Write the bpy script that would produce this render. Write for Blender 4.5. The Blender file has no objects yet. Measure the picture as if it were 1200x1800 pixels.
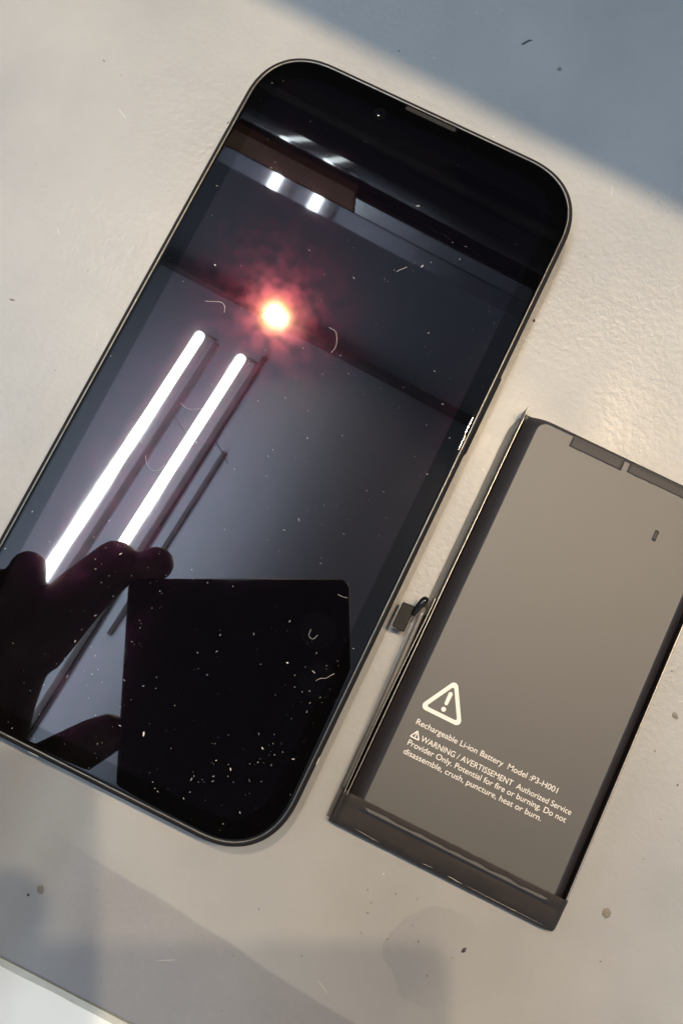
import bpy, bmesh, math, random
from mathutils import Matrix, Vector, noise

MM = 0.001
rnd = random.Random(7)
scene = bpy.context.scene
col = scene.collection

# ------------------------------------------------------------------ camera
CAM = Vector((25.333, -30.726, 167.732))                 # mm; origin = middle of the phone on the table
RX = Vector((0.898334, 0.438505, 0.026640))              # camera right
RY = Vector((0.437800, -0.888564, -0.137056))            # camera down
RZ = Vector((-0.036428, 0.134785, -0.990205))            # camera forward
cd = bpy.data.cameras.new('camera')
cd.sensor_fit = 'VERTICAL'
cd.sensor_height = 24.0
cd.sensor_width = 24.0
cd.lens = 24.0 * 1500.14 / 1800.0
cd.clip_start = 0.001
cd.clip_end = 50
cam = bpy.data.objects.new('camera', cd)
m3 = Matrix((RX, -RY, -RZ)).transposed()
cam.matrix_world = Matrix.Translation(CAM * MM) @ m3.to_4x4()
col.objects.link(cam)
scene.camera = cam

# ------------------------------------------------------------------ world, exposure
world = bpy.data.worlds.new('World')
scene.world = world
world.use_nodes = True
bgn = world.node_tree.nodes['Background']
bgn.inputs[0].default_value = (0.69, 0.855, 1.0, 1)
bgn.inputs[1].default_value = 0.54
scene.view_settings.view_transform = 'Standard'
scene.view_settings.look = 'None'
scene.view_settings.exposure = 0.0
scene.view_settings.gamma = 1.0
scene.render.engine = 'CYCLES'
scene.cycles.use_denoising = True
scene.cycles.sample_clamp_indirect = 4.0
scene.cycles.caustics_reflective = True
scene.cycles.max_bounces = 8
# lamp strengths (the lamps themselves are built further down)
WARM = (1.0, 0.735, 0.445)
COOL = (0.83, 0.95, 1.0)
SPOT = (4500.0, 5200.0, 3700.0)
TUBE = 108.0


# ------------------------------------------------------------------ helpers
def mesh_obj(name, verts, faces, mat, parent=None, smooth=False):
    me = bpy.data.meshes.new(name)
    me.from_pydata([(v[0] * MM, v[1] * MM, v[2] * MM) for v in verts], [], faces)
    me.update()
    o = bpy.data.objects.new(name, me)
    col.objects.link(o)
    if mat:
        me.materials.append(mat)
    if parent:
        o.parent = parent
    if smooth:
        for p in me.polygons:
            p.use_smooth = True
    return o


def bm_obj(name, bm, mat, parent=None, smooth=False):
    bmesh.ops.recalc_face_normals(bm, faces=bm.faces)
    for v in bm.verts:
        v.co *= MM
    me = bpy.data.meshes.new(name)
    bm.to_mesh(me)
    bm.free()
    o = bpy.data.objects.new(name, me)
    col.objects.link(o)
    if mat:
        me.materials.append(mat)
    if parent:
        o.parent = parent
    if smooth:
        for p in me.polygons:
            p.use_smooth = True
    return o


def empty(name, loc=(0, 0, 0)):
    o = bpy.data.objects.new(name, None)
    o.empty_display_size = 0.01
    o.location = Vector(loc) * MM
    col.objects.link(o)
    return o


def tag(o, label=None, cat=None, group=None, kind=None):
    if label:
        o['label'] = label
    if cat:
        o['category'] = cat
    if group:
        o['group'] = group
    if kind:
        o['kind'] = kind
    return o


def add_box(bm, c, s, bevel=0.0, rot=None, seg=2):
    r = bmesh.ops.create_cube(bm, size=1.0)
    vs = r['verts']
    for v in vs:
        v.co = Vector((v.co.x * s[0], v.co.y * s[1], v.co.z * s[2]))
    if bevel > 0:
        es = list({e for v in vs for e in v.link_edges})
        rb = bmesh.ops.bevel(bm, geom=es, offset=bevel, segments=seg, affect='EDGES', profile=0.5)
        vs = list({v for f in rb['faces'] for v in f.verts} | {v for v in vs if v.is_valid})
    M = Matrix.Translation(Vector(c)) @ (rot.to_4x4() if rot else Matrix.Identity(4))
    for v in vs:
        v.co = M @ v.co
    return vs


def box(name, c, s, mat, parent=None, bevel=0.0, rot=None, smooth=False):
    bm = bmesh.new()
    add_box(bm, c, s, bevel, rot)
    return bm_obj(name, bm, mat, parent, smooth)


def outline(w, l, r, n=14, p=2.35, cx=0.0, cy=0.0):
    """rounded rectangle with slightly square (continuous) corners, counter-clockwise"""
    pts = []
    for k, (sx, sy) in enumerate(((1, 1), (-1, 1), (-1, -1), (1, -1))):
        for i in range(n + 1):
            a = math.pi / 2 * i / n
            if k % 2:
                a = math.pi / 2 - a
            ex = abs(math.cos(a)) ** (2 / p)
            ey = abs(math.sin(a)) ** (2 / p)
            pts.append((cx + sx * (w / 2 - r + r * ex), cy + sy * (l / 2 - r + r * ey)))
    return pts


def loft(loops, cap_first=False, cap_last=False):
    n = len(loops[0])
    verts = [p for lp in loops for p in lp]
    faces = []
    for j in range(len(loops) - 1):
        for i in range(n):
            a, b = j * n + i, j * n + (i + 1) % n
            faces.append((a, b, b + n, a + n))
    if cap_first:
        faces.append(tuple(reversed(range(n))))
    if cap_last:
        faces.append(tuple(range((len(loops) - 1) * n, len(loops) * n)))
    return verts, faces


def tube_mesh(path, rads, seg=14, closed_caps=True):
    """swept tube through 3D points (mm)"""
    loops = []
    path = [Vector(p) for p in path]
    ref = Vector((0, 0, 1))
    for i, p in enumerate(path):
        t = (path[min(i + 1, len(path) - 1)] - path[max(i - 1, 0)]).normalized()
        a = t.cross(ref)
        if a.length < 1e-3:
            a = t.cross(Vector((0, 1, 0)))
        a.normalize()
        b = t.cross(a).normalized()
        r = rads[i] if isinstance(rads, (list, tuple)) else rads
        loops.append([p + (a * math.cos(2 * math.pi * k / seg) + b * math.sin(2 * math.pi * k / seg)) * r for k in range(seg)])
    return loft(loops, True, True)


# ------------------------------------------------------------------ materials
def new_mat(name):
    m = bpy.data.materials.new(name)
    m.use_nodes = True
    nt = m.node_tree
    bs = nt.nodes['Principled BSDF']
    return m, nt, bs


def simple(name, colr, rough=0.5, metal=0.0, spec=0.5, nscale=0.0, namt=0.0, bump=0.0, bscale=None, rvar=0.0):
    m, nt, bs = new_mat(name)
    bs.inputs['Base Color'].default_value = (*colr, 1)
    bs.inputs['Roughness'].default_value = rough
    bs.inputs['Metallic'].default_value = metal
    bs.inputs['Specular IOR Level'].default_value = spec
    if nscale:
        tc = nt.nodes.new('ShaderNodeTexCoord')
        nz = nt.nodes.new('ShaderNodeTexNoise')
        nz.inputs['Scale'].default_value = nscale
        nz.inputs['Detail'].default_value = 6
        nt.links.new(tc.outputs['Object'], nz.inputs['Vector'])
        if namt:
            mx = nt.nodes.new('ShaderNodeMix')
            mx.data_type = 'RGBA'
            mx.inputs[6].default_value = (*[c * (1 - namt) for c in colr], 1)
            mx.inputs[7].default_value = (*[min(1, c * (1 + namt)) for c in colr], 1)
            nt.links.new(nz.outputs['Fac'], mx.inputs[0])
            nt.links.new(mx.outputs[2], bs.inputs['Base Color'])
        if rvar:
            mr = nt.nodes.new('ShaderNodeMapRange')
            mr.inputs['From Min'].default_value = 0.3
            mr.inputs['From Max'].default_value = 0.7
            mr.inputs['To Min'].default_value = max(0, rough - rvar)
            mr.inputs['To Max'].default_value = rough + rvar
            nt.links.new(nz.outputs['Fac'], mr.inputs['Value'])
            nt.links.new(mr.outputs['Result'], bs.inputs['Roughness'])
        if bump:
            bp = nt.nodes.new('ShaderNodeBump')
            bp.inputs['Strength'].default_value = 1.0
            bp.inputs['Distance'].default_value = bump * MM
            src = nz
            if bscale:
                src = nt.nodes.new('ShaderNodeTexNoise')
                src.inputs['Scale'].default_value = bscale
                src.inputs['Detail'].default_value = 4
                nt.links.new(tc.outputs['Object'], src.inputs['Vector'])
            nt.links.new(src.outputs['Fac'], bp.inputs['Height'])
            nt.links.new(bp.outputs['Normal'], bs.inputs['Normal'])
    return m


def emitter(name, colr, strength):
    m = bpy.data.materials.new(name)
    m.use_nodes = True
    nt = m.node_tree
    nt.nodes.clear()
    e = nt.nodes.new('ShaderNodeEmission')
    e.inputs[0].default_value = (*colr, 1)
    e.inputs[1].default_value = strength
    o = nt.nodes.new('ShaderNodeOutputMaterial')
    nt.links.new(e.outputs[0], o.inputs[0])
    return m


def table_material():
    m, nt, bs = new_mat('table_laminate')
    N, L = nt.nodes.new, nt.links.new
    tc = N('ShaderNodeTexCoord')
    sep = N('ShaderNodeSeparateXYZ')
    L(tc.outputs['Object'], sep.inputs[0])

    def math_(op, a, b=None, c=None):
        n = N('ShaderNodeMath')
        n.operation = op
        for k, v in enumerate((a, b, c)):
            if v is None:
                continue
            if isinstance(v, (int, float)):
                n.inputs[k].default_value = v
            else:
                L(v, n.inputs[k])
        return n.outputs[0]

    def noise_(scale, detail=5, rough=0.55, dist=0.0):
        n = N('ShaderNodeTexNoise')
        n.inputs['Scale'].default_value = scale
        n.inputs['Detail'].default_value = detail
        n.inputs['Roughness'].default_value = rough
        n.inputs['Distortion'].default_value = dist
        L(tc.outputs['Object'], n.inputs['Vector'])
        return n.outputs['Fac']

    def mapr(v, a, b, c, d):
        n = N('ShaderNodeMapRange')
        n.inputs['From Min'].default_value = a
        n.inputs['From Max'].default_value = b
        n.inputs['To Min'].default_value = c
        n.inputs['To Max'].default_value = d
        L(v, n.inputs['Value'])
        return n.outputs[0]

    def mixc(f, a, b):
        n = N('ShaderNodeMix')
        n.data_type = 'RGBA'
        for k, v in ((0, f), (6, a), (7, b)):
            if isinstance(v, tuple):
                n.inputs[k].default_value = (*v, 1)
            elif isinstance(v, float):
                n.inputs[k].default_value = v
            else:
                L(v, n.inputs[k])
        return n.outputs[2]

    blot = mapr(noise_(28, 6, 0.6), 0.3, 0.7, 0, 1)
    fine = mapr(noise_(900, 3), 0.35, 0.65, 0, 1)
    c0 = mixc(blot, (0.228, 0.241, 0.258), (0.284, 0.294, 0.306))
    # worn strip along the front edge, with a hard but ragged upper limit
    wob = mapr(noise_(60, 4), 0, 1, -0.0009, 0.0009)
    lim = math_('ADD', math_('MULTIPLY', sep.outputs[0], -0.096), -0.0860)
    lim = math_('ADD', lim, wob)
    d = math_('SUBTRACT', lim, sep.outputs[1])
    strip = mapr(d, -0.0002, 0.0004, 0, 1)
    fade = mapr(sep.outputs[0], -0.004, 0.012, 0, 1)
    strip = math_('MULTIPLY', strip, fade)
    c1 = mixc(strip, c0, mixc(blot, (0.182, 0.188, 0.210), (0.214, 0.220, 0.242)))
    # round dried-film mark near the lower middle, its shaded bluish tone painted in
    vx = math_('SUBTRACT', sep.outputs[0], 0.0715)
    vy = math_('SUBTRACT', sep.outputs[1], -0.0752)
    rr = math_('SQRT', math_('ADD', math_('MULTIPLY', vx, vx), math_('MULTIPLY', vy, vy)))
    rr = math_('ADD', rr, mapr(noise_(120, 5), 0, 1, -0.003, 0.003))
    ring = mapr(rr, 0.0088, 0.0091, 1, 0)
    c2 = mixc(math_('MULTIPLY', math_('MULTIPLY', ring, mapr(sep.outputs[0], 0.068, 0.078, 1, 0)), 0.30), c1, (0.150, 0.162, 0.190))
    c3 = mixc(math_('MULTIPLY', fine, 0.10), c2, (0.30, 0.30, 0.29))
    L(c3, bs.inputs['Base Color'])
    # gloss: broad satin with orange peel
    rgh = mapr(noise_(45, 5), 0.3, 0.7, 0.27, 0.42)
    L(rgh, bs.inputs['Roughness'])
    bs.inputs['Specular IOR Level'].default_value = 0.34
    h1 = noise_(780, 3, 0.55, 0.3)
    h2 = noise_(1900, 3, 0.6)
    h = math_('ADD', math_('MULTIPLY', h1, 1.0), math_('MULTIPLY', h2, 0.22))
    # the orange peel is worn flat near the front edge
    wear = mapr(sep.outputs[1], -0.080, -0.005, 0.22, 1.0)
    h = math_('MULTIPLY', h, wear)
    bp = N('ShaderNodeBump')
    bp.inputs['Strength'].default_value = 1.0
    bp.inputs['Distance'].default_value = 0.000085
    L(h, bp.inputs['Height'])
    L(bp.outputs['Normal'], bs.inputs['Normal'])
    return m


def screen_material(name, base, spec, halo):
    """black glass; the pixel grid under it scatters a little reddish light round a strong reflection"""
    m, nt, bs = new_mat(name)
    bs.inputs['Base Color'].default_value = (*base, 1)
    bs.inputs['Roughness'].default_value = 0.012
    bs.inputs['Specular IOR Level'].default_value = spec
    if halo:
        out = nt.nodes['Material Output']
        prev = bs.outputs[0]
        tc = nt.nodes.new('ShaderNodeTexCoord')
        nz = nt.nodes.new('ShaderNodeTexNoise')
        nz.inputs['Scale'].default_value = 420
        nz.inputs['Detail'].default_value = 3
        nt.links.new(tc.outputs['Object'], nz.inputs['Vector'])
        mr = nt.nodes.new('ShaderNodeMapRange')
        mr.inputs['From Min'].default_value = 0.36
        mr.inputs['From Max'].default_value = 0.66
        mr.inputs['To Min'].default_value = 0.5
        mr.inputs['To Max'].default_value = 1.55
        nt.links.new(nz.outputs['Fac'], mr.inputs['Value'])
        mp = nt.nodes.new('ShaderNodeMapping')
        mp.inputs['Scale'].default_value = (95, 22, 1)
        mp.inputs['Rotation'].default_value = (0, 0, 0.5)
        nt.links.new(tc.outputs['Object'], mp.inputs['Vector'])
        gz = nt.nodes.new('ShaderNodeTexNoise')
        gz.inputs['Scale'].default_value = 1.6
        gz.inputs['Detail'].default_value = 7
        nt.links.new(mp.outputs[0], gz.inputs['Vector'])
        gr = nt.nodes.new('ShaderNodeMapRange')
        gr.inputs['From Min'].default_value = 0.5
        gr.inputs['From Max'].default_value = 0.8
        gr.inputs['To Min'].default_value = 0.012
        gr.inputs['To Max'].default_value = 0.05
        nt.links.new(gz.outputs['Fac'], gr.inputs['Value'])
        nt.links.new(gr.outputs[0], bs.inputs['Roughness'])
        for colr, rg in halo:
            g = nt.nodes.new('ShaderNodeBsdfGlossy')
            g.distribution = 'BECKMANN'
            vm = nt.nodes.new('ShaderNodeVectorMath')
            vm.operation = 'SCALE'
            vm.inputs[0].default_value = colr
            if rg > 0.1:
                nt.links.new(mr.outputs[0], vm.inputs['Scale'])
            else:
                vm.inputs['Scale'].default_value = 1.0
            nt.links.new(vm.outputs[0], g.inputs['Color'])
            g.inputs['Roughness'].default_value = rg
            add = nt.nodes.new('ShaderNodeAddShader')
            nt.links.new(prev, add.inputs[0])
            nt.links.new(g.outputs[0], add.inputs[1])
            prev = add.outputs[0]
        nt.links.new(prev, out.inputs[0])
    return m


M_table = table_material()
M_white = simple('white_laminate', (0.86, 0.87, 0.86), 0.4, nscale=40, namt=0.02)
M_edge = simple('edge_banding', (0.45, 0.46, 0.43), 0.5, nscale=300, namt=0.25)
M_frame = simple('dark_anodised_metal', (0.008, 0.008, 0.010), 0.55, 0.0, 0.12, nscale=600, namt=0.1)
M_rim = simple('polished_rim', (0.30, 0.295, 0.30), 0.35, 1.0, nscale=800, namt=0.3)
M_glass = screen_material('black_bezel_glass', (0.0010, 0.0010, 0.0012), 0.42, None)
M_disp = screen_material('black_display_glass', (0.0012, 0.0012, 0.0022), 0.62,
                         [((0.0012, 0.0002, 0.0006), 0.19), ((0.0019, 0.0005, 0.0009), 0.12), ((0.0024, 0.0014, 0.0008), 0.075)])
M_grille = simple('speaker_mesh', (0.018, 0.017, 0.016), 0.8, 0.0, 0.15, nscale=4000, namt=0.7)
M_lens = screen_material('lens_glass', (0.001, 0.0015, 0.004), 0.5, None)
M_ring = simple('lens_ring', (0.0025, 0.0025, 0.003), 0.6, 0.0, 0.0)
M_foil = simple('battery_label', (0.086, 0.088, 0.093), 0.55, 0.75, nscale=1800, namt=0.05, bump=0.05, bscale=90, rvar=0.02)
M_pouch = simple('black_pouch', (0.022, 0.020, 0.024), 0.38, nscale=300, namt=0.15)
M_tape = simple('black_tape', (0.018, 0.016, 0.017), 0.58, 0.0, 0.28, nscale=300, namt=0.2, bump=0.04, bscale=500, rvar=0.08)
M_tape2 = simple('smoky_tape', (0.038, 0.035, 0.036), 0.62, 0.0, 0.3, nscale=300, namt=0.15)
M_black = simple('black_polymer', (0.012, 0.011, 0.012), 0.4)
M_silver = simple('bare_foil_edge', (0.30, 0.30, 0.30), 0.4, 1.0, nscale=900, namt=0.2)
M_ink = simple('white_ink', (0.66, 0.655, 0.65), 0.6)
M_flex = simple('flex_cable', (0.13, 0.122, 0.115), 0.32, 0.2, nscale=400, namt=0.15)
M_conn = simple('connector_body', (0.012, 0.011, 0.010), 0.65, 0.0, 0.2, nscale=900, namt=0.4)
M_dust = simple('dust', (0.62, 0.60, 0.58), 0.8)
M_dust2 = simple('grey_dust', (0.30, 0.29, 0.285), 0.8)
M_crumbd = simple('dark_crumb', (0.035, 0.034, 0.036), 0.5)
M_crumbg = simple('grey_crumb', (0.14, 0.13, 0.115), 0.6, nscale=1500, namt=0.5)
M_ink2 = simple('ink_blue_crumb', (0.012, 0.010, 0.035), 0.4)
M_ceil = simple('ceiling_paint', (0.50, 0.52, 0.64), 0.8, nscale=3, namt=0.05)
M_dark = simple('dark_metal', (0.02, 0.02, 0.022), 0.5)
M_hous = simple('grey_housing', (0.05, 0.05, 0.056), 0.7)
M_track = simple('grey_track', (0.11, 0.11, 0.125), 0.6)
M_cap = simple('tube_cap', (0.8, 0.8, 0.8), 0.3)
M_tube = emitter('cool_tube_light', COOL, TUBE)
M_wood = simple('brown_wood', (0.56, 0.27, 0.12), 0.6, 0.0, 0.15, nscale=20, namt=0.4)
M_shelf = simple('grey_shelf', (0.30, 0.31, 0.34), 0.5)
M_trim = simple('polished_trim', (0.55, 0.56, 0.60), 0.06, 1.0)
M_trim2 = simple('satin_trim', (0.55, 0.56, 0.60), 0.22, 1.0)
M_gloss = simple('gloss_black', (0.006, 0.006, 0.006), 0.06, 0.0, 0.6)
M_case = simple('black_case', (0.008, 0.008, 0.009), 0.5)
M_skin = simple('skin', (0.085, 0.052, 0.04), 0.5, nscale=200, namt=0.15, bump=0.1)
M_cloth = simple('dark_cloth', (0.02, 0.02, 0.025), 0.9, nscale=900, namt=0.3)

# ------------------------------------------------------------------ table and the white board below its edge
bm = bmesh.new()
add_box(bm, (0, 245.25, -15), (1400, 709.5, 30), 0.5)
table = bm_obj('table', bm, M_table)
tag(table, 'grey speckled work table the phone and the battery lie on', 'table')
# edge band with chipped rim
vs, fs = [], []
nx = 240
for i in range(nx + 1):
    x = -300 + 600 * i / nx
    chip = max(0, noise.noise(Vector((x * 0.35, 3.1, 0))) - 0.25) * 0.9
    w = 1.15 + 0.12 * noise.noise(Vector((x * 0.15, 0, 0)))
    vs += [(x, -109.75, -26), (x, -109.75, -0.75), (x, -109.85, -0.45), (x, -109.9 - w + chip, -0.5), (x, -109.95 - w, -1.2), (x, -109.95 - w, -26)]
for i in range(nx):
    for j in range(5):
        a = i * 6 + j
        fs.append((a, a + 6, a + 7, a + 1))
mesh_obj('edge_band', vs, fs, M_edge, table)
wb = box('white_board', (0, -327, -15), (1200, 430, 18), M_white, None, 1.0)
tag(wb, 'plain white board lower down past the front edge of the table', 'board')

# ------------------------------------------------------------------ ceiling and its lamps
ceil = box('ceiling', (-100, 0, 1930), (3000, 3000, 40), M_ceil)
tag(ceil, kind='structure')


def tube_light(x0, y0, slope, label):
    t = empty('tube_light', (x0 - slope * 600, y0 - 600, 1600))
    ang = math.atan(-slope)
    t.rotation_euler = (0, 0, ang)
    n = 24
    loops = []
    for y, r in ((600, 3), (599, 6), (596, 8.6), (591, 10.2), (586, 10.6), (-586, 10.6), (-596, 8.6), (-600, 3)):
        loops.append([(r * math.cos(2 * math.pi * k / n), y, r * math.sin(2 * math.pi * k / n)) for k in range(n)])
    v, f = loft(loops, True, True)
    mesh_obj('tube', v, f, M_tube, t, True)
    box('housing_shade', (34, 0, 22), (16, 1200, 16), M_hous, t, 2)  # dark bar beside the tube stands in for the housing's side shadow
    for s in (-1, 1):
        box('end_bracket', (20, s * 603, 14), (26, 6, 10), M_hous, t, 1)
        box('hanger', (36, s * 420, 171), (1.2, 1.2, 276), M_hous, t)
    tag(t, label, 'lamp', 'ceiling tube lights')
    return t


tube_light(-473.7, 425, 0.082, 'long white tube light mirrored at the left edge of the screen')
tube_light(-373.3, 419, 0.082, 'long white tube light mirrored nearer the middle of the screen')
for (x0, y0, x1, y1, lab) in ((-390.3, 510.4, -430.7, -15.8, 'longer dark ceiling rod mirrored right of the tube lights'),
                              (-370.5, 255.1, -391.3, 11.3, 'shorter dark ceiling rod mirrored right of the tube lights')):
    k = 2.1
    xe, ye = x0 + (x1 - x0) * k, y0 + (y1 - y0) * k
    v, f = tube_mesh([(x0, y0, 1900), (x0 + (xe - x0) * 0.01, y0 + (ye - y0) * 0.01, 1900), (xe, ye, 1900)], [8, 6, 6], 10)
    o = mesh_obj('ceiling_rod', v, f, M_track, None, True)
    tag(o, lab, 'rod', 'rods beside the tube lights')

bm = bmesh.new()
add_box(bm, (50, 0, 0), (2300, 16, 44), 1.5)
track = bm_obj('lamp_track', bm, M_track)
track.location = Vector((0, 594, 1888)) * MM
track.rotation_euler = (0, 0, -0.04)
tag(track, 'dark lamp track running across the ceiling, mirrored as a thin dark line', 'track')


def spot(x, y, z, aim, strength, label):
    root = empty('spot_lamp', (x, y, z))
    d = (Vector(aim) - Vector((x, y, z))).normalized()
    root.rotation_euler = d.to_track_quat('-Z', 'Y').to_euler()
    n = 32
    ring = lambda r, zz: [(r * math.cos(2 * math.pi * k / n), r * math.sin(2 * math.pi * k / n), zz) for k in range(n)]
    v, f = loft([ring(20.9, 1.5), ring(21.4, -1.0), ring(23, -1.0), ring(25, 14), ring(12, 20)], False, True)
    mesh_obj('lamp_can', v, f, M_dark, root, True)
    mesh_obj('lens', ring(20.7, 0), [tuple(reversed(range(n)))], emitter('warm_spot_light', WARM, strength), root)
    tag(root, label, 'lamp', 'warm spot lamps on the track')
    return root


spot(-408.5, 609, 1860, (0, 0, 0), SPOT[0], 'round warm spot lamp glaring in the middle of the screen')
spot(319, 576, 1860, (40, 0, 0), SPOT[1], 'warm spot lamp out of view whose light falls from the right')
spot(750, 557, 1860, (60, 0, 0), SPOT[2], 'warm spot lamp out of view at the far right end of the track')

# ------------------------------------------------------------------ shelf at the back of the table (mirrored in the screen top)
shelf = empty('shelf', (-60, 160, 0))
shelf.rotation_euler = (0, 0, -0.045)
def sh(name, c, s, mat, bev=0.0):
    return box(name, (c[0] + 60, c[1] - 160, c[2]), s, mat, shelf, bev)
sh('board', (0, 311, 257), (1160, 272, 9), M_shelf, 0.5)
sh('front_rail', (0, 164.5, 242.3), (1160, 17, 20), M_shelf, 0.4)
tr = sh('front_trim', (0, 155.2, 242.3), (1160, 1.2, 19), M_trim, 0.2)
sh('wood_batten', (-315, 156.6, 222.4), (536, 4, 18.6), M_wood, 0.4)
sh('metal_batten', (266.6, 156.4, 224.4), (626, 4, 14.6), M_trim2, 0.4)
for s in (-1, 1):
    sh('upright', (s * 572, 320, 126), (16, 240, 252), M_shelf, 0.5)
tag(shelf, 'dark shelf with a wooden batten behind the phone, mirrored in the screen top', 'shelf')
bm = bmesh.new()
add_box(bm, (0, 112, -21.5), (1120, 240, 46), 20, None, 10)
eq = bm_obj('equipment_box', bm, M_gloss, None, True)
eq.location = Vector((-60, 160, 210)) * MM
eq.rotation_euler = (0, 0, -0.045)
tag(eq, 'glossy black rounded box under the shelf, mirrored as the black screen top', 'box')

# ------------------------------------------------------------------ phone
PW, PL, PR = 71.5, 146.7, 14.0
phone = empty('smartphone')
tag(phone, 'black smartphone lying face up on the table with a dusty mirror-dark screen', 'phone')


def ring_loop(inset, z, n=18):
    return [(x, y, z) for x, y in outline(PW - 2 * inset, PL - 2 * inset, PR - inset, n)]


v, f = loft([ring_loop(*a) for a in ((1.3, 0.02), (0.4, 0.3), (0.05, 0.9), (0, 1.3), (0, 6.4), (0.03, 6.8), (0.12, 7.15), (0.30, 7.43), (0.50, 7.54), (0.82, 7.56), (0.86, 7.5), (0.86, 6.9))], True)
frame = mesh_obj('frame', v, f, M_frame, phone, True)
v, f = loft([ring_loop(*a) for a in ((0.88, 7.0), (0.88, 7.58), (0.91, 7.62), (1.0, 7.66), (1.05, 7.63), (1.09, 7.2))])
mesh_obj('rim', v, f, M_rim, phone, True)
v, f = loft([ring_loop(*a) for a in ((1.12, 7.0), (1.12, 7.55), (1.18, 7.68), (1.32, 7.765), (1.6, 7.795), (1.85, 7.80), (2.05, 7.80), (4.85, 7.80), (4.9, 7.80))])
front = mesh_obj('front_glass', v, f, M_glass, phone, True)
lp = ring_loop(4.9, 7.80)
disp = mesh_obj('display', lp, [tuple(range(len(lp)))], M_disp, front)
# earpiece slot
op = outline(11.6, 1.25, 0.6, 6, 2.0, 0.4, 71.35)
ip = outline(11.1, 0.85, 0.42, 6, 2.0, 0.4, 71.35)
v, f = loft([[(x, y, 7.79) for x, y in op], [(x, y, 7.83) for x, y in op], [(x, y, 7.83) for x, y in ip], [(x, y, 7.805) for x, y in ip]])
mesh_obj('earpiece_rim', v, f, M_ring, front)
mesh_obj('earpiece_grille', [(x, y, 7.806) for x, y in ip], [tuple(range(len(ip)))], M_grille, front)
# front camera
def disc(name, cx, cy, r0, r1, z, mat, parent, dome=0.0):
    n = 28
    lo = [[(cx + r * math.cos(2 * math.pi * k / n), cy + r * math.sin(2 * math.pi * k / n), zz) for k in range(n)] for r, zz in ((r0, z), ((r0 + r1) / 2, z + dome), (r1, z + dome))]
    v, f = loft(lo, False, True)
    return mesh_obj(name, v, f, mat, parent, True)
disc('camera_ring', -9.35, 67.65, 1.35, 0.9, 7.801, M_ring, front, 0.01)
disc('camera_lens', -9.35, 67.65, 0.6, 0.1, 7.815, M_lens, front, 0.05)
# side button on the right
bm = bmesh.new()
add_box(bm, (35.75, 20.8, 4.2), (0.7, 17.0, 2.6), 0.3)
bm_obj('side_button', bm, M_frame, phone, True)
# antenna breaks in the frame
for (x, y, sx, sy) in ((-11.2, -73.28, 2.0, 0.24), (35.68, -52, 0.2, 1.4), (-35.68, 52, 0.2, 1.4), (-35.68, -52, 0.2, 1.4)):
    bm = bmesh.new()
    add_box(bm, (x, y, 4.5), (sx, sy, 5.2), 0.05)
    bm_obj('antenna_band', bm, M_edge, phone)

# ------------------------------------------------------------------ battery
bat = empty('phone_battery', (65.6, -17.7, 0))
BX, BY = 65.6, -17.7
tag(bat, 'flat grey phone battery with white warning print lying right of the phone', 'battery')


def bl(pts):
    return [(p[0] - BX, p[1] - BY, p[2]) for p in pts]


FX0, FX1, FY0, FY1, BZ = 46.9, 85.1, -56.5, 25.0, 4.2


def pouch_z(x, y):
    dx = max(FX0 - x, 0, x - FX1)
    dy = max(0, y - FY1 + 1.2)
    # rounded corner of the flat
    d = dx
    cx = min(max(x, FX0 + 2.2), FX1 - 2.2)
    cy = min(y, FY1 - 2.2)
    q = math.hypot(x - cx, y - cy) - 2.2
    if y > FY1 - 2.2:
        d = max(dx * 0.0, q, 0)
        d = max(d, 0)
    z = BZ - 2.9 * min(1, d / 3.1) ** 1.4
    z += 0.02 * noise.noise(Vector((x * 0.12, y * 0.08, 1.7))) * max(0, 1 - d)
    return z


xs = [43.75 + 0.32 * i for i in range(13)] + [47.9 + 1.5 * i for i in range(25)] + [84.5 + 0.3 * i for i in range(12)]
ys = [-57 + 2.0 * i for i in range(40)] + [22.2 + 0.3 * i for i in range(14)]
vs, fs = [], []
for y in ys:
    for x in xs:
        vs.append((x, y, pouch_z(x, y)))
nx = len(xs)
for j in range(len(ys) - 1):
    for i in range(nx - 1):
        a = j * nx + i
        fs.append((a, a + 1, a + nx + 1, a + nx))
# skirt to the table
base = len(vs)
per = [i for i in range(nx)] + [j * nx + nx - 1 for j in range(1, len(ys))] + [(len(ys) - 1) * nx + i for i in range(nx - 2, -1, -1)] + [j * nx for j in range(len(ys) - 2, 0, -1)]
for a in per:
    vs.append((vs[a][0], vs[a][1], 0.15))
for k in range(len(per)):
    k2 = (k + 1) % len(per)
    fs.append((per[k2], per[k], base + k, base + k2))
pouch = mesh_obj('pouch', bl(vs), fs, M_pouch, bat, True)
lo = outline(FX1 - FX0 + 0.5, FY1 + 0.2 - FY0, 1.9, 8, 2.0, (FX0 + FX1) / 2 - BX, (FY0 + FY1 + 0.2) / 2 - BY)
label_film = mesh_obj('label_film', [(x, y, BZ + 0.04) for x, y in lo], [tuple(range(len(lo)))], M_foil, bat)


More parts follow.
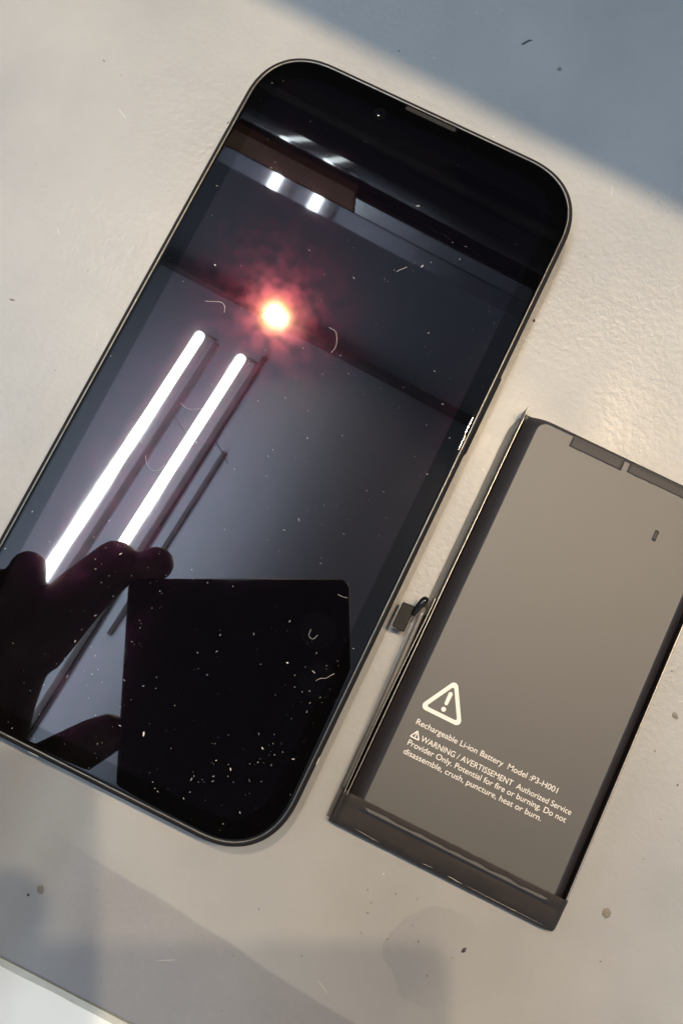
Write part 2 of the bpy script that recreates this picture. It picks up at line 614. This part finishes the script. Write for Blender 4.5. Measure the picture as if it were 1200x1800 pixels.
def wall(name, pts, t, z0, mat, edge_mat, parent):
    """thin standing strip along pts (x, y, ztop); bare edge strip on top as its sub-part"""
    vs, fs, ev, ef = [], [], [], []
    n = len(pts)
    for (x, y, z) in pts:
        vs += [(x - t, y, z0), (x - t, y, z), (x + t, y, z), (x + t, y, z0)]
        ev += [(x - t * 0.4, y, z + 0.012), (x + t * 0.4, y, z + 0.012)]
    for i in range(n - 1):
        a = i * 4
        for j in range(3):
            fs.append((a + j, a + j + 1, a + 4 + j + 1, a + 4 + j))
        ef.append((i * 2, i * 2 + 1, i * 2 + 3, i * 2 + 2))
    fs += [(0, 1, 2, 3), (4 * n - 4, 4 * n - 1, 4 * n - 2, 4 * n - 3)]
    w = mesh_obj(name, bl(vs), fs, mat, parent)
    mesh_obj('bare_edge', bl(ev), ef, edge_mat, w)
    return w


yy = [-55.5 + i * 2.0 for i in range(40)]
lw = [(43.35 + 0.10 * noise.noise(Vector((0, y * 0.05, 0))), y, 4.1) for y in yy]
lw += [(43.4, 24.2, 4.2), (43.25, 25.4, 4.45), (43.22, 26.2, 4.55), (43.32, 26.9, 4.5)]
wall('side_flange', lw, 0.10, 0.3, M_black, M_silver, bat)
lw2 = [(42.85 - 0.25 * math.sin(max(0, min(1, (-20 - y) / 36)) * 3.14) , y, 3.5) for y in yy if y < -14]
wall('side_flange', lw2, 0.08, 0.3, M_black, M_silver, bat)
rw = [(87.95, y, 3.7) for y in yy] + [(87.95, 24, 3.7)]
wall('side_flange', rw, 0.16, 0.3, M_black, M_silver, bat)
# strips of smoky tape on the top end
def plate(name, x0, x1, y0, y1, dz, mat, parent, nxx=12, nyy=4, rag=0.0):
    vs, fs = [], []
    for j in range(nyy + 1):
        for i in range(nxx + 1):
            x = x0 + (x1 - x0) * i / nxx
            y = y0 + (y1 - y0) * j / nyy
            if j == 0 and rag:
                y += rag * noise.noise(Vector((x * 1.7, y, 0)))
            vs.append((x, y, max(pouch_z(x, y), BZ * (y < FY1 - 1)) + dz))
    w = nxx + 1
    for j in range(nyy):
        for i in range(nxx):
            a = j * w + i
            fs.append((a, a + 1, a + w + 1, a + w))
    o = mesh_obj(name, bl(vs), fs, mat, parent, True)
    md = o.modifiers.new('solid', 'SOLIDIFY')
    md.thickness = 0.05 * MM
    md.offset = 0
    return o


plate('end_tape', 53.7, 64.9, 23.1, 25.9, 0.09, M_tape2, bat, 14, 6, 0.15)
plate('end_tape', 66.0, 86.5, 23.4, 25.9, 0.09, M_tape2, bat, 20, 6, 0.15)
plate('scuff_mark', 75.7, 76.5, 13.2, 15.4, 0.09, M_tape2, bat, 3, 3)
# black tape wrapped over the lower end: profile along y
prof = [(-54.9, 4.30), (-55.4, 4.33), (-56.3, 4.20), (-56.9, 4.09), (-57.3, 4.03), (-57.8, 4.01), (-58.4, 3.95), (-59.6, 3.78), (-60.3, 3.66), (-60.9, 3.35), (-61.3, 2.7), (-61.6, 1.6), (-61.8, 0.5), (-61.8, 0.1)]
tx = [42.75 + i * 0.55 for i in range(84)]
vs, fs = [], []
for k, (py, pz) in enumerate(prof):
    for i, x in enumerate(tx):
        side = min(1, max(0, min((x - 42.75) / 1.2, (88.4 - x) / 1.2)))
        z = pz * (0.80 + 0.20 * math.sin(side * math.pi / 2)) + 0.05 * noise.noise(Vector((x * 0.35, py * 1.3, 4)))
        y = py + (0.16 * noise.noise(Vector((x * 0.6, 9, 0))) if k == 0 else 0.10 * noise.noise(Vector((x * 0.4, k * .3, 2))))
        if k in (4, 5, 6):
            z += 0.10 * math.exp(-((x - 72) / 9) ** 2)
        if x < 43.4:
            z = min(z, pz * 0.86)
        vs.append((x, y, max(0.1, z)))
w = len(tx)
for k in range(len(prof) - 1):
    for i in range(w - 1):
        a = k * w + i
        fs.append((a, a + w, a + w + 1, a + 1))
b0 = len(vs)
for s, i in ((0, 0), (1, w - 1)):
    st = len(vs)
    for k in range(len(prof)):
        q = vs[k * w + i]
        vs.append((q[0] + (-0.05 if s == 0 else 0.05), q[1], 0.1))
    for k in range(len(prof) - 1):
        fs.append((k * w + i, (k + 1) * w + i, st + k + 1, st + k))
tapeo = mesh_obj('end_wrap', bl(vs), fs, M_tape, bat, True)
# tape creases, their highlights put in as thin silver threads
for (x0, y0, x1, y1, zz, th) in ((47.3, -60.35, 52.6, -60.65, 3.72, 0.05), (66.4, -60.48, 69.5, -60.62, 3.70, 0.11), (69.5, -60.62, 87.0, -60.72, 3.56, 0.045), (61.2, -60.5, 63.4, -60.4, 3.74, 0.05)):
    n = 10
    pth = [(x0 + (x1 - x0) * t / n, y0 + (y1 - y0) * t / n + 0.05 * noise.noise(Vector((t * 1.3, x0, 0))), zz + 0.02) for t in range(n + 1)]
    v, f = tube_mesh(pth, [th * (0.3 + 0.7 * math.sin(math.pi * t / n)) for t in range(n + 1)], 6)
    mesh_obj('crease_highlight', bl(v), f, M_silver, tapeo, True)
# dark strip beside the left flange, laid in for the battery's shadow
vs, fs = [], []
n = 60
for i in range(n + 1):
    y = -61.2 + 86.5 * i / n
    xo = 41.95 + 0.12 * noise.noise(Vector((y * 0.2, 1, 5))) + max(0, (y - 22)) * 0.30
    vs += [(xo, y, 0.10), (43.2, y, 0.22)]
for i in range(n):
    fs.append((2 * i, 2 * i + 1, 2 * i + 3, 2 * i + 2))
shadow_m = simple('battery_shadow', (0.075, 0.072, 0.070), 0.5, 0.0, 0.3, nscale=500, namt=0.1)
mesh_obj('side_shadow', bl(vs), fs, shadow_m, bat, True)

# flex cable with its connector
def ribbon(name, pts, half, mat, parent, thick=0.12):
    """pts: (x,y,z, nx,ny,nz) centre and width direction"""
    vs, fs = [], []
    for (x, y, z, a, b, c) in pts:
        vs += [(x - a * half, y - b * half, z - c * half), (x + a * half, y + b * half, z + c * half)]
    for i in range(len(pts) - 1):
        fs.append((2 * i, 2 * i + 1, 2 * i + 3, 2 * i + 2))
    o = mesh_obj(name, bl(vs), fs, mat, parent, True)
    md = o.modifiers.new('solid', 'SOLIDIFY')
    md.thickness = thick * MM
    md.offset = 0
    return o


pts = []
for i in range(24):
    t = i / 23
    y = -55 + 37 * t
    x = 42.55 - 0.95 * t ** 1.3
    pts.append((x, y, 1.6 + 1.6 * t, 0.95, 0, 0.3))
flex = ribbon('flex_cable', pts, 0.50, M_flex, bat)
loop = []
for i in range(17):
    a = math.pi * i / 16
    loop.append((40.95 + 0.85 * math.cos(a), -18.2 + 2.1 * math.sin(a), 3.0 + 0.3 * math.sin(a)))
loop = [(41.85, -20.5, 2.6)] + loop + [(40.0, -20.5, 2.4)]
v, f = tube_mesh([(41.34, -15.95, 3.0), (41.30, -16.1, 3.05), (41.22, -16.4, 3.1), (41.08, -16.9, 3.1), (40.7, -18.2, 2.9), (40.2, -20.2, 2.5)], [.15, .45, .68, .80, .70, .50], 14)
mesh_obj('cable_bend', bl(v), f, M_gloss, flex, True)
con = box('connector', (38.85 - BX, -21.3 - BY, 2.35), (2.75, 5.3, 0.9), M_conn, bat, 0.25)
# bare metal outline on three sides of the connector
ol = [(39.9, -18.62), (37.72, -18.62), (37.42, -18.95), (37.42, -23.6), (37.65, -23.98), (39.3, -23.98)]
v, f = tube_mesh([(x - BX, y - BY, 2.82) for x, y in ol], 0.10, 8)
mesh_obj('contact_frame', v, f, M_silver, con, True)
box('connector_foot', (38.9 - BX, -21.5 - BY, 1.1), (2.3, 4.6, 1.6), M_black, con, 0.2)

# printing
def text_part(body, x, y, width, cap, parent, z=BZ):
    cu = bpy.data.curves.new('print', 'FONT')
    cu.body = body
    cu.size = 1.0
    cu.offset = 0.002
    cu.extrude = 0.0
    to = bpy.data.objects.new('print', cu)
    col.objects.link(to)
    dg = bpy.context.evaluated_depsgraph_get()
    me = bpy.data.meshes.new_from_object(to.evaluated_get(dg))
    bpy.data.objects.remove(to)
    x0 = min(v.co.x for v in me.vertices)
    x1 = max(v.co.x for v in me.vertices)
    s = width / (x1 - x0)
    capn = 0.727
    for v in me.vertices:
        px = x + (v.co.x - x0) * s
        py = y + v.co.y * cap / capn
        v.co = Vector(((px - BX), (py - BY), z + 0.06)) * MM
    me.materials.clear()
    me.materials.append(M_ink)
    o = bpy.data.objects.new('printed_text', me)
    col.objects.link(o)
    o.parent = parent
    return o


text_part('Rechargeable Li-ion Battery  Model :P3-H001', 49.35, -38.33, 29.05, 1.12, bat)
text_part('WARNING / AVERTISSEMENT  Authorized Service', 51.45, -40.80, 30.85, 1.12, bat)
text_part('Provider Only. Potential for fire or burning. Do not', 49.5, -42.46, 32.45, 1.12, bat)
text_part('disassemble, crush, puncture, heat or burn.', 49.5, -44.2, 28.2, 1.12, bat)


def warn_sign(cx, yb, w, h, stroke, rad, parent):
    """rounded triangle outline with an exclamation mark"""
    def tri(inset, r):
        A = [Vector((-w / 2, 0)), Vector((w / 2, 0)), Vector((0, h))]
        c = Vector((0, h / 3))
        # inset lines
        ln = []
        for i in range(3):
            p, q = A[i], A[(i + 1) % 3]
            d = (q - p).normalized()
            nrm = Vector((-d.y, d.x))
            ln.append((p + nrm * inset, d))
        P = []
        for i in range(3):
            (p, d), (q, e) = ln[i - 1], ln[i]
            den = d.x * e.y - d.y * e.x
            t = ((q - p).x * e.y - (q - p).y * e.x) / den
            P.append(p + d * t)
        out = []
        for i in range(3):
            p = P[i]
            a = (P[i - 1] - p).normalized()
            b = (P[(i + 1) % 3] - p).normalized()
            half = a.angle(b) / 2
            k = r / math.tan(half)
            bis = (a + b).normalized()
            cc = p + bis * (r / math.sin(half))
            s, e = p + a * k - cc, p + b * k - cc
            a0 = math.atan2(s.y, s.x)
            a1 = math.atan2(e.y, e.x)
            while a1 < a0:
                a1 += 2 * math.pi
            for t in range(9):
                an = a0 + (a1 - a0) * t / 8
                out.append(cc + Vector((math.cos(an), math.sin(an))) * r)
        return out
    zt = BZ + 0.06
    fx = lambda pp: [(cx + q.x - BX, yb + q.y - BY, zt) for q in pp]
    o1, i1 = fx(tri(0, rad)), fx(tri(stroke, max(0.03, rad * 0.35)))
    v, f = loft([o1, i1])
    k = len(v)
    # exclamation mark
    sw = stroke * 0.52
    cyb = h * 0.42
    bar = []
    for t in range(9):
        an = math.pi * t / 8
        bar.append((sw * math.cos(an), h * 0.60 + sw * math.sin(an)))
    for t in range(9):
        an = math.pi + math.pi * t / 8
        bar.append((sw * 0.85 * math.cos(an), h * 0.36 + sw * 0.85 * math.sin(an)))
    dot = [(sw * 1.15 * math.cos(2 * math.pi * t / 16), h * 0.21 + sw * 1.15 * math.sin(2 * math.pi * t / 16)) for t in range(16)]
    for pl in (bar, dot):
        b = len(v)
        v += [(cx + x - BX, yb + y - BY, zt) for x, y in pl]
        f.append(tuple(range(b, b + len(pl))))
    return mesh_obj('warning_symbol', v, f, M_ink, parent)


warn_sign(52.95, -35.3, 9.1, 7.9, 0.78, 0.85, bat)
warn_sign(50.28, -40.92, 2.15, 1.75, 0.22, 0.18, bat)

# ------------------------------------------------------------------ camera phone and the hand that holds it (mirrored in the screen)
def loc2w(p):
    return CAM + RX * p[0] + RY * p[1] + RZ * p[2]


cp = empty('camera_phone', loc2w((-29.7, 60, -6.5)))
cp.rotation_euler = Matrix((RX, -RY, -RZ)).transposed().to_euler()
tag(cp, 'black phone held above the table, mirrored as a black rectangle in the screen', 'phone')
def cl(inset, z):
    return [(x, y, z) for x, y in outline(83.4 - 2 * inset, 160 - 2 * inset, 4.2 - inset * .5, 8, 2.0)]
v, f = loft([cl(1.2, -4.2), cl(0.3, -3.7), cl(0, -2.8), cl(0, 2.8), cl(.3, 3.7), cl(1.2, 4.2)], True, True)
mesh_obj('case', v, f, M_case, cp)
n = 24
for yy_ in (60, 42):
    lo = [[(29.7 + r * math.cos(2 * math.pi * k / n), yy_ + r * math.sin(2 * math.pi * k / n), z) for k in range(n)] for r, z in ((7, -4.2), (7, -4.9), (5.2, -5.0), (4.6, -4.6))]
    v, f = loft(lo, False, True)
    mesh_obj('lens_ring', v, f, M_hous, cp)

CH = []   # capsule chains in camera axes (mm): list of (x, y, z, r)
CH.append([(-61.5, -26.0, -5, 7.0), (-69.3, -24.2, -6, 5.4), (-77.5, -26.2, -7, 9.6), (-90, -14.5, -8, 11.0), (-106, 4, -9, 13)])      # index finger over the top corner
CH.append([(-109, -23.5, -4, 7.4), (-112, -16, -6, 8.2), (-118, -6, -9, 9.2), (-122, 8, -10, 11)])                                 # middle
CH.append([(-121, -17, 2, 7.0), (-127, -14, -6, 7.6), (-130, -2, -10, 8.6), (-131, 12, -10, 11)])                                    # ring
CH.append([(-131, -4, 6, 6.0), (-138, -2, -2, 6.6), (-141, 8, -9, 7.6), (-140, 20, -10, 10)])                                         # little
CH.append([(-75.5, 36.5, -6, 7.4), (-82, 39.5, -7, 8.6), (-92, 45, -8, 9.4), (-106, 54, -8, 11.5), (-120, 58, -9, 14)])               # thumb
CH.append([(-108, 2, -9, 11), (-116, 24, -9, 13), (-120, 45, -9, 14), (-128, 62, -10, 17)])
CH.append([(-122, 8, -10, 11), (-126, 30, -10, 14), (-130, 60, -10, 17)])
CH.append([(-131, 12, -10, 11), (-136, 34, -10, 14), (-138, 62, -10, 17)])
CH.append([(-140, 20, -10, 10), (-144, 40, -10, 13), (-143, 64, -10, 16)])
CH.append([(-134, 60, -10, 20), (-143, 88, -10, 22), (-150, 104, -10, 20), (-168, 150, -10, 23), (-215, 250, -8, 32)])


def capsule_bm(bm, chain):
    pts = []
    for i in range(len(chain) - 1):
        a, b = chain[i], chain[i + 1]
        d = math.dist(a[:3], b[:3])
        k = max(2, int(d / 2.2))
        for t in range(k + (i == len(chain) - 2)):
            u = t / k
            pts.append(tuple(a[j] + (b[j] - a[j]) * u for j in range(4)))
    for (x, y, z, r) in pts:
        c = loc2w((x, y, z))
        bmesh.ops.create_icosphere(bm, subdivisions=2, radius=r, matrix=Matrix.Translation(c))


bm = bmesh.new()
for ch in CH:
    capsule_bm(bm, ch)
hand = bm_obj('hand', bm, M_skin)
md = hand.modifiers.new('skin', 'REMESH')
md.mode = 'VOXEL'
md.voxel_size = 1.3 * MM
md2 = hand.modifiers.new('smooth', 'SMOOTH')
md2.factor = 0.6
md2.iterations = 6
dg = bpy.context.evaluated_depsgraph_get()
nm = bpy.data.meshes.new_from_object(hand.evaluated_get(dg))
hand.modifiers.clear()
hand.data = nm
for p in nm.polygons:
    p.use_smooth = True
tag(hand, 'hand holding the other phone above the table, mirrored as a black silhouette', 'hand')
# sleeve over the forearm
sl = [loc2w(p) for p in ((-161, 132, -10), (-163, 138, -10), (-182, 180, -9), (-220, 262, -8), (-260, 345, -6))]
v, f = tube_mesh(sl, [24, 28, 31, 38, 44], 24)
mesh_obj('sleeve', v, f, M_cloth, hand, True)

# ------------------------------------------------------------------ crumbs on the table
def blob(name, x, y, z, sx, sy, sz, mat, rot=0.0, seed=0, sub=2):
    bm = bmesh.new()
    bmesh.ops.create_icosphere(bm, subdivisions=sub, radius=1.0)
    for v in bm.verts:
        k = 1 + 0.55 * noise.noise(v.co * 1.3 + Vector((seed * 7.3, seed * 1.9, 0)))
        v.co = Vector((v.co.x * sx * k, v.co.y * sy * k, v.co.z * sz * k))
    o = bm_obj(name, bm, mat)
    o.location = Vector((x, y, z + sz * 0.6)) * MM
    o.rotation_euler = (0, 0, rot)
    return o


crumbs = [
    (75.66, -71.75, .28, .55, .22, M_ink2, -.35, 'ink-blue crumb on the table below the battery'),
    (97.11, -54.27, .80, .95, .10, M_crumbg, .4, 'flat grey flake on the table right of the battery end'),
    (94.64, -15.2, .50, .65, .10, M_crumbg, 1.2, 'small grey flake on the table near the right edge of the picture'),
    (18.95, 99.3, .45, .42, .25, M_crumbg, .1, 'round grey crumb in the shaded top right of the table'),
    (0.16, -95.95, .62, .75, .12, M_crumbg, .8, 'larger grey crumb in the shade at the lower left'),
    (-1.43, -97.82, .28, .24, .12, M_crumbd, .2, 'tiny dark crumb beside the larger one at the lower left'),
    (-59.96, 1.69, .55, .25, .10, M_crumbg, .3, 'thin grey crumb on the table left of the phone'),
    (37.28, 45.37, .24, .30, .15, M_crumbd, .3, 'tiny dark crumb touching the right side of the phone'),
    (-38.6, 56.0, .20, .22, .15, M_crumbd, .3, 'tiny dark crumb touching the left side of the phone'),
]
for i, (x, y, sx, sy, sz, mt, rt, lab) in enumerate(crumbs):
    tag(blob('crumb', x, y, 0, sx, sy, sz, mt, rt, i + 1), lab, 'crumb', 'crumbs on the table')
v, f = tube_mesh([(9.3, 100.9, .1), (9.8, 101.5, .3), (10.3, 102.3, .35), (11.0, 102.8, .2)], [.10, .16, .12, .04], 8)
tag(mesh_obj('fibre', v, f, M_crumbd, None, True), 'short dark curved fibre in the shaded top right of the table', 'fibre')

# fine grit on the table: one object
bm = bmesh.new()
spots = [(54.87, -69.87), (56.46, -71.69), (56.67, -73.6), (57.14, -77.26), (62.02, -76.15), (59.89, -68.26), (63.94, -67.33), (67.35, -74.05), (65.2, -71.97), (38.1, -81.69), (48.9, -85.6), (39.93, -100.3), (71.33, -78.76), (89.79, -32.0), (99.7, -34.2), (99.6, -42.3), (99.56, -62.57), (100.2, -27), (93.74, -23.0), (90.8, -7.6), (-13.7, 87.4), (-5.4, 79.7), (-68.5, 56.8)]
grit = [(x, y, rnd.uniform(.14, .24)) for x, y in spots]
for i in range(170):
    grit.append((rnd.uniform(-75, 110), rnd.uniform(-108, 125), rnd.choice((.05, .06, .07, .09, .13))))
for (x, y, r) in grit:
    if abs(x) < 37 and abs(y) < 75:
        continue
    if 41 < x < 90 and -63 < y < 28:
        continue
    bmesh.ops.create_icosphere(bm, subdivisions=1, radius=r, matrix=Matrix.Translation((x, y, r * 0.3)) @ Matrix.Rotation(rnd.random() * 3, 4, 'Z') @ Matrix.Diagonal((1.4, 0.8, 0.5, 1)))
go = bm_obj('grit', bm, M_crumbg)
tag(go, 'fine grit and specks scattered over the table top', 'grit', kind='stuff')

# scratches and pale specks
bm = bmesh.new()
for i in range(90):
    x, y = rnd.uniform(-75, 110), rnd.uniform(-108, 120)
    if (abs(x) < 37.5 and abs(y) < 75) or (41 < x < 90 and -63 < y < 28):
        continue
    r = rnd.choice((.04, .05, .07, .1))
    bmesh.ops.create_icosphere(bm, subdivisions=1, radius=r, matrix=Matrix.Translation((x, y, r * 0.2)) @ Matrix.Rotation(rnd.random() * 3, 4, 'Z') @ Matrix.Diagonal((1.8, 0.8, 0.4, 1)))
for i in range(34):
    x, y = rnd.uniform(-75, 105), rnd.uniform(-106, 110)
    if (abs(x) < 40 and abs(y) < 78) or (39 < x < 93 and -66 < y < 31):
        continue
    ln = rnd.uniform(0.5, 2.2)
    bmesh.ops.create_icosphere(bm, subdivisions=1, radius=1.0, matrix=Matrix.Translation((x, y, 0.01)) @ Matrix.Rotation(rnd.random() * 3, 4, 'Z') @ Matrix.Diagonal((ln, 0.03, 0.02, 1)))
go = bm_obj('pale_dust', bm, M_dust)
tag(go, 'pale dust specks and hairline scratches on the table top', 'dust', kind='stuff')

# dust on the screen: one object
bm = bmesh.new()
def fleck(x, y, r):
    if abs(x) > 34 or abs(y) > 71.5:
        return
    bmesh.ops.create_icosphere(bm, subdivisions=1, radius=r, matrix=Matrix.Translation((x, y, 7.80 + r * 0.35)) @ Matrix.Rotation(rnd.random() * 3, 4, 'Z') @ Matrix.Diagonal((0.8 + rnd.random() ** 3 * 3.2, 0.7, 0.4, 1)))
for i in range(230):
    fleck(rnd.uniform(-34, 34), rnd.uniform(-71, 71), rnd.choice((.03, .03, .04, .05, .06, .09)))
for i in range(130):
    fleck(rnd.uniform(-20, 34), -71 + 42 * rnd.random() ** 1.2, rnd.choice((.03, .04, .05, .06, .09, .11)))
for (cx, cy, s, n_) in ((29.5, -40, 2.0, 12), (26, -55, 2.0, 10), (21, -60, 3.2, 16), (8, 38, 2.4, 7), (3, 14, 3.5, 12), (14, -12, 5, 10), (-8, -40, 5, 12), (12, 48, 6, 10)):
    for i in range(n_):
        fleck(rnd.gauss(cx, s), rnd.gauss(cy, s), rnd.choice((.04, .05, .06, .08, .12)))
fleck(5.12, -61.36, .22)
fleck(22.82, -38.59, .17)
fleck(-24.27, 24.06, .15)
do = bm_obj('screen_dust', bm, M_dust)
do.data.materials.append(M_dust2)
for i, p in enumerate(do.data.polygons):
    p.material_index = 1 if noise.noise(Vector((i // 80 * 3.7, 0.3, 0.1))) > -0.12 else 0
tag(do, 'white dust flecks scattered over the black screen', 'dust', kind='stuff')


def fibre(pts, r, label):
    # smooth the path
    P = [Vector(p) for p in pts]
    out = []
    for i in range(len(P) - 1):
        for t in range(5):
            u = t / 5
            p0, p1, p2, p3 = P[max(i - 1, 0)], P[i], P[i + 1], P[min(i + 2, len(P) - 1)]
            out.append(0.5 * ((2 * p1) + (p2 - p0) * u + (2 * p0 - 5 * p1 + 4 * p2 - p3) * u * u + (3 * p1 - p0 - 3 * p2 + p3) * u ** 3))
    out.append(P[-1])
    r *= 0.5
    v, f = tube_mesh([(p.x + 0.12 * noise.noise(p * 1.9), p.y + 0.12 * noise.noise(p * 2.3 + Vector((5, 1, 0))), 7.80 + r + p.z) for p in out], [r * (0.6 + 0.7 * abs(noise.noise(p * 1.1))) for p in out], 6)
    o = mesh_obj('lint_fibre', v, f, M_dust, None, True)
    tag(o, label, 'fibre', 'lint on the screen')


fibre([(-22.6, 16.6, 0), (-21.2, 17.2, .1), (-19.4, 17.8, .1), (-18.6, 17.2, .15), (-18.2, 16.2, 0)], .10, 'pale lint curl on the screen just left of the lamp glare')
fibre([(-18.6, -15.6, 0), (-17.6, -17.0, .1), (-16.2, -17.6, .1), (-15.0, -17.0, .1), (-14.6, -15.8, 0)], .045, 'thin curved hair on the screen between the two mirrored tubes')
fibre([(1.4, 22.6, 0), (2.8, 22.4, .1), (3.6, 21.4, .1), (4.2, 19.6, .1), (4.0, 18.2, 0)], .07, 'crooked lint thread on the screen right of the lamp glare')
fibre([(24.0, -31.2, 0), (24.2, -32.4, .05), (25.2, -32.6, .05), (25.6, -31.6, 0)], .055, 'small U shaped fibre on the screen in the mirrored black phone')
fibre([(25.6, -23.2, 0), (26.6, -23.2, .05), (27.6, -23.0, 0)], .05, 'short straight fibre on the screen near the mirrored phone corner')
fibre([(8.2, 38.8, 0), (8.8, 39.6, .1), (9.6, 40.6, 0)], .08, 'short lint piece on the screen between lamp glare and shelf')
fibre([(-17.5, -3.6, 0), (-15.6, -4.0, .05), (-13.6, -3.0, .05), (-12, -2.2, 0)], .035, 'fine straight hair on the screen crossing between the mirrored tubes')
fibre([(28.9, -39.2, 0), (29.6, -38.4, .1), (30.4, -38.0, .1), (31.4, -36.6, 0)], .07, 'forked lint on the screen by the right edge of the phone')
